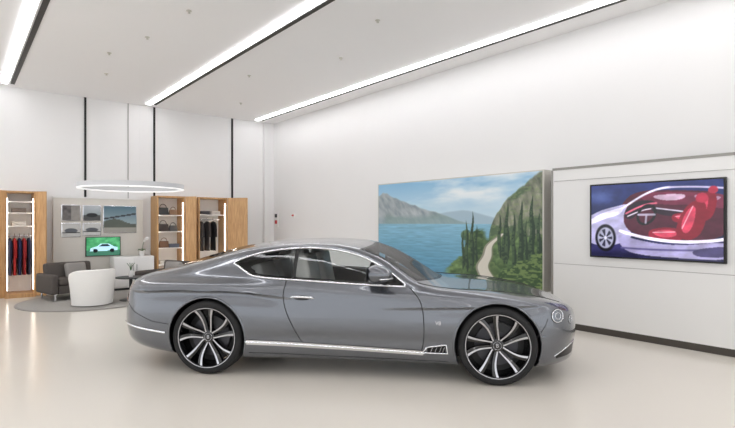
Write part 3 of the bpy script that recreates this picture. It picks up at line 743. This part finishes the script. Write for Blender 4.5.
def top_patch(name,cf,material,nv=24,nw=18,off=.002):
    xbf,xtf,w0,w1=cf; vs=[];fs=[]
    for i in range(nv+1):
        v=-1+2*i/nv
        for j in range(nw+1):
            w=j/nw; x=xbf(v)*(1-w)+xtf(v)*w; y=v*(w0*(1-w)+w1*w); vs.append((x,y,top_z(x,y)+off))
    for i in range(nv):
        for j in range(nw): a=i*(nw+1)+j; fs.append((a,a+1,a+nw+2,a+nw+1))
    return mesh_obj(name,vs,fs,material,car,True)
top_patch('windscreen',WS,M['glass'])
top_patch('rear_window',RW,M['glassq'])
box('grille',(.14,.54,.32),(3.64,0,.46),M['grille'],car,.04,seg=3,taper=(.8,.92))
tube('grille_surround',[(3.712,.27*math.copysign(abs(math.cos(t))**.6,math.cos(t)),.46+.16*math.copysign(abs(math.sin(t))**.6,math.sin(t))) for t in np.linspace(0,2*pi,40)[:-1]],.012,M['chrome'],car,8,True)
box('rear_plate_panel',(.02,.5,.12),(-1.135,0,.52),M['black'],car,.004)
box('rear_diffuser',(.45,1.1,.10),(-.76,0,.24),M['black'],car,.02)
box('front_splitter',(.5,1.0,.03),(3.30,0,.165),M['black'],car,.01)
for s in (-1,1):
    revolve('exhaust_tip',[(.045,-.08),(.06,-.08),(.06,.08),(.05,.08)],M['chrome'],car,n=24,loc=(-.97,s*.42,.33),rot=(0,pi/2,0))
for s in (-1,1):
    st=empty('seat',(1.05,s*.36,.50),parent=car)
    box('seat_cushion',(.5,.46,.16),(.1,0,.08),M['leather_l'],st,.05,seg=3)
    box('seat_back',(.17,.50,.58),(-.14,0,.40),M['leather_l'],st,.06,seg=3,rot=(0,-.22,0))
    box('headrest',(.11,.28,.15),(-.215,0,.675),M['leather_l'],st,.04,seg=3,rot=(0,-.15,0))
    rs=empty('rear_seat',(.42,s*.33,.50),parent=car)
    box('seat_back',(.13,.5,.46),(.02,0,.36),M['leather_l'],rs,.05,seg=3,rot=(0,-.35,0))
box('dashboard',(.34,1.28,.24),(1.72,0,.86),M['leather'],car,.06,seg=3)
tube('steering_wheel',[(1.50+.055*math.sin(t),.36+.175*math.cos(t),.93+.165*math.sin(t)) for t in np.linspace(0,2*pi,32)[:-1]],.017,M['dark'],car,8,True)
tube('steering_column',[(1.50,.36,.93),(1.66,.36,.86)],.04,M['dark'],car,10)
tube('rear_view_mirror',[(1.52,-.11,1.215),(1.52,.11,1.215)],.028,M['black'],car,10)

# wheels
def build_wheel(x,s):
    w=empty('wheel',(x,s*.815,.370),0 if s<0 else pi,car)   # local -y is the outside
    P=lambda o:-o
    R=lambda L:[(r,P(o)) for r,o in L]
    revolve('tyre',R([(.285,-.12),(.30,-.128),(.345,-.13),(.364,-.115),(.370,-.06),(.370,.06),(.364,.112),(.348,.130),(.318,.136),(.302,.128),(.296,.118)]),M['tyre'],w,n=80,axis='y',sharp=60)
    revolve('rim',R([(.298,.118),(.302,.129),(.298,.134),(.288,.130),(.284,.115),(.274,.06),(.262,-.11)]),M['rimblack'],w,n=80,axis='y')
    revolve('rim_edge',R([(.3025,.1295),(.3000,.1342),(.294,.1335)]),M['polish'],w,n=80,axis='y')
    revolve('wheel_inner',R([(.0,-.02),(.264,-.02)]),M['black'],w,n=40,axis='y')
    revolve('brake_disc',R([(.08,.02),(.20,.02),(.20,.0),(.08,.0)]),M['disc'],w,n=60,axis='y',closed_prof=True)
    revolve('brake_caliper',R([(.13,-.01),(.215,-.01),(.215,.05),(.13,.05)]),M['dark'],w,n=12,axis='y',closed_prof=True,a0=.5,a1=1.5)
    def fan(name,ang,hwf,of,side,dep=.045,n=14,r0=.045,r1=.291):
        vs=[];fs=[];mi=[]
        for k in range(n+1):
            t=k/n; r=r0+(r1-r0)*t; a=ang(t); o=of(t); hw=hwf(t); ax=Vector((math.cos(a),0,math.sin(a))); ta=Vector((-math.sin(a),0,math.cos(a)))*side
            c=ax*r; o_=Vector((0,P(o),0)); back=Vector((0,P(o-dep),0)); low=Vector((0,P(o-.012),0)); sh=Vector((0,P(o-.004),0))
            vs+= [c-ta*hw+low, c+ta*(hw*.12)+o_, c+ta*(hw*.92)+o_, c+ta*hw+sh, c+ta*(hw*1.1)+back, c-ta*(hw*1.1)+back]
        for k in range(n):
            for j in range(6):
                fs.append((k*6+j,k*6+(j+1)%6,(k+1)*6+(j+1)%6,(k+1)*6+j)); mi.append(1 if j==1 else 0)
        fs.append(tuple(range(6)));mi.append(0);fs.append(tuple(n*6+j for j in range(6)));mi.append(0)
        return mesh_obj(name,vs,fs,None,w,True,mats=[M['rimblack'],M['polish']],fmi=mi,sharp=20)
    for i in range(5):
        base=2*pi*i/5+pi/2+(.0 if x<1 else .2)
        for q in (-1,1):
            fan('spoke',lambda t:base+q*(math.radians(14)*(1-t)**3+math.radians(6)+math.radians(9)*t**1.2)+math.radians(7)*t,lambda t:.016+.012*t*t,lambda t:.085+.040*t**1.4,q)
    revolve('hub',R([(.0,.092),(.036,.092),(.042,.088),(.062,.084),(.07,.04),(.07,-.02)]),M['rimblack'],w,n=40,axis='y')
    revolve('hub_ring',R([(.036,.0925),(.038,.0935),(.040,.0905)]),M['polish'],w,n=40,axis='y')
    text_mesh('hub_letter','B',.05,M['polish'],w,(0,P(.0935),0),(pi/2,0,0))
for x in (0,2.85):
    for s in (-1,1): build_wheel(x,s)

# ---------------------------------------------------------------- world, camera
wd=bpy.data.worlds.new('world'); scene.world=wd; wd.use_nodes=True
bg=wd.node_tree.nodes['Background']; bg.inputs[0].default_value=(.95,.97,1,1); bg.inputs[1].default_value=1.6
cam=bpy.data.cameras.new('camera'); co=bpy.data.objects.new('camera',cam); COL.objects.link(co)
cam.sensor_width=36; cam.lens=24.0; cam.shift_y=8.5/735; cam.clip_start=.05; cam.clip_end=100
co.location=(0,0,1.527); co.rotation_euler=(pi/2,0,math.radians(-40))
scene.camera=co
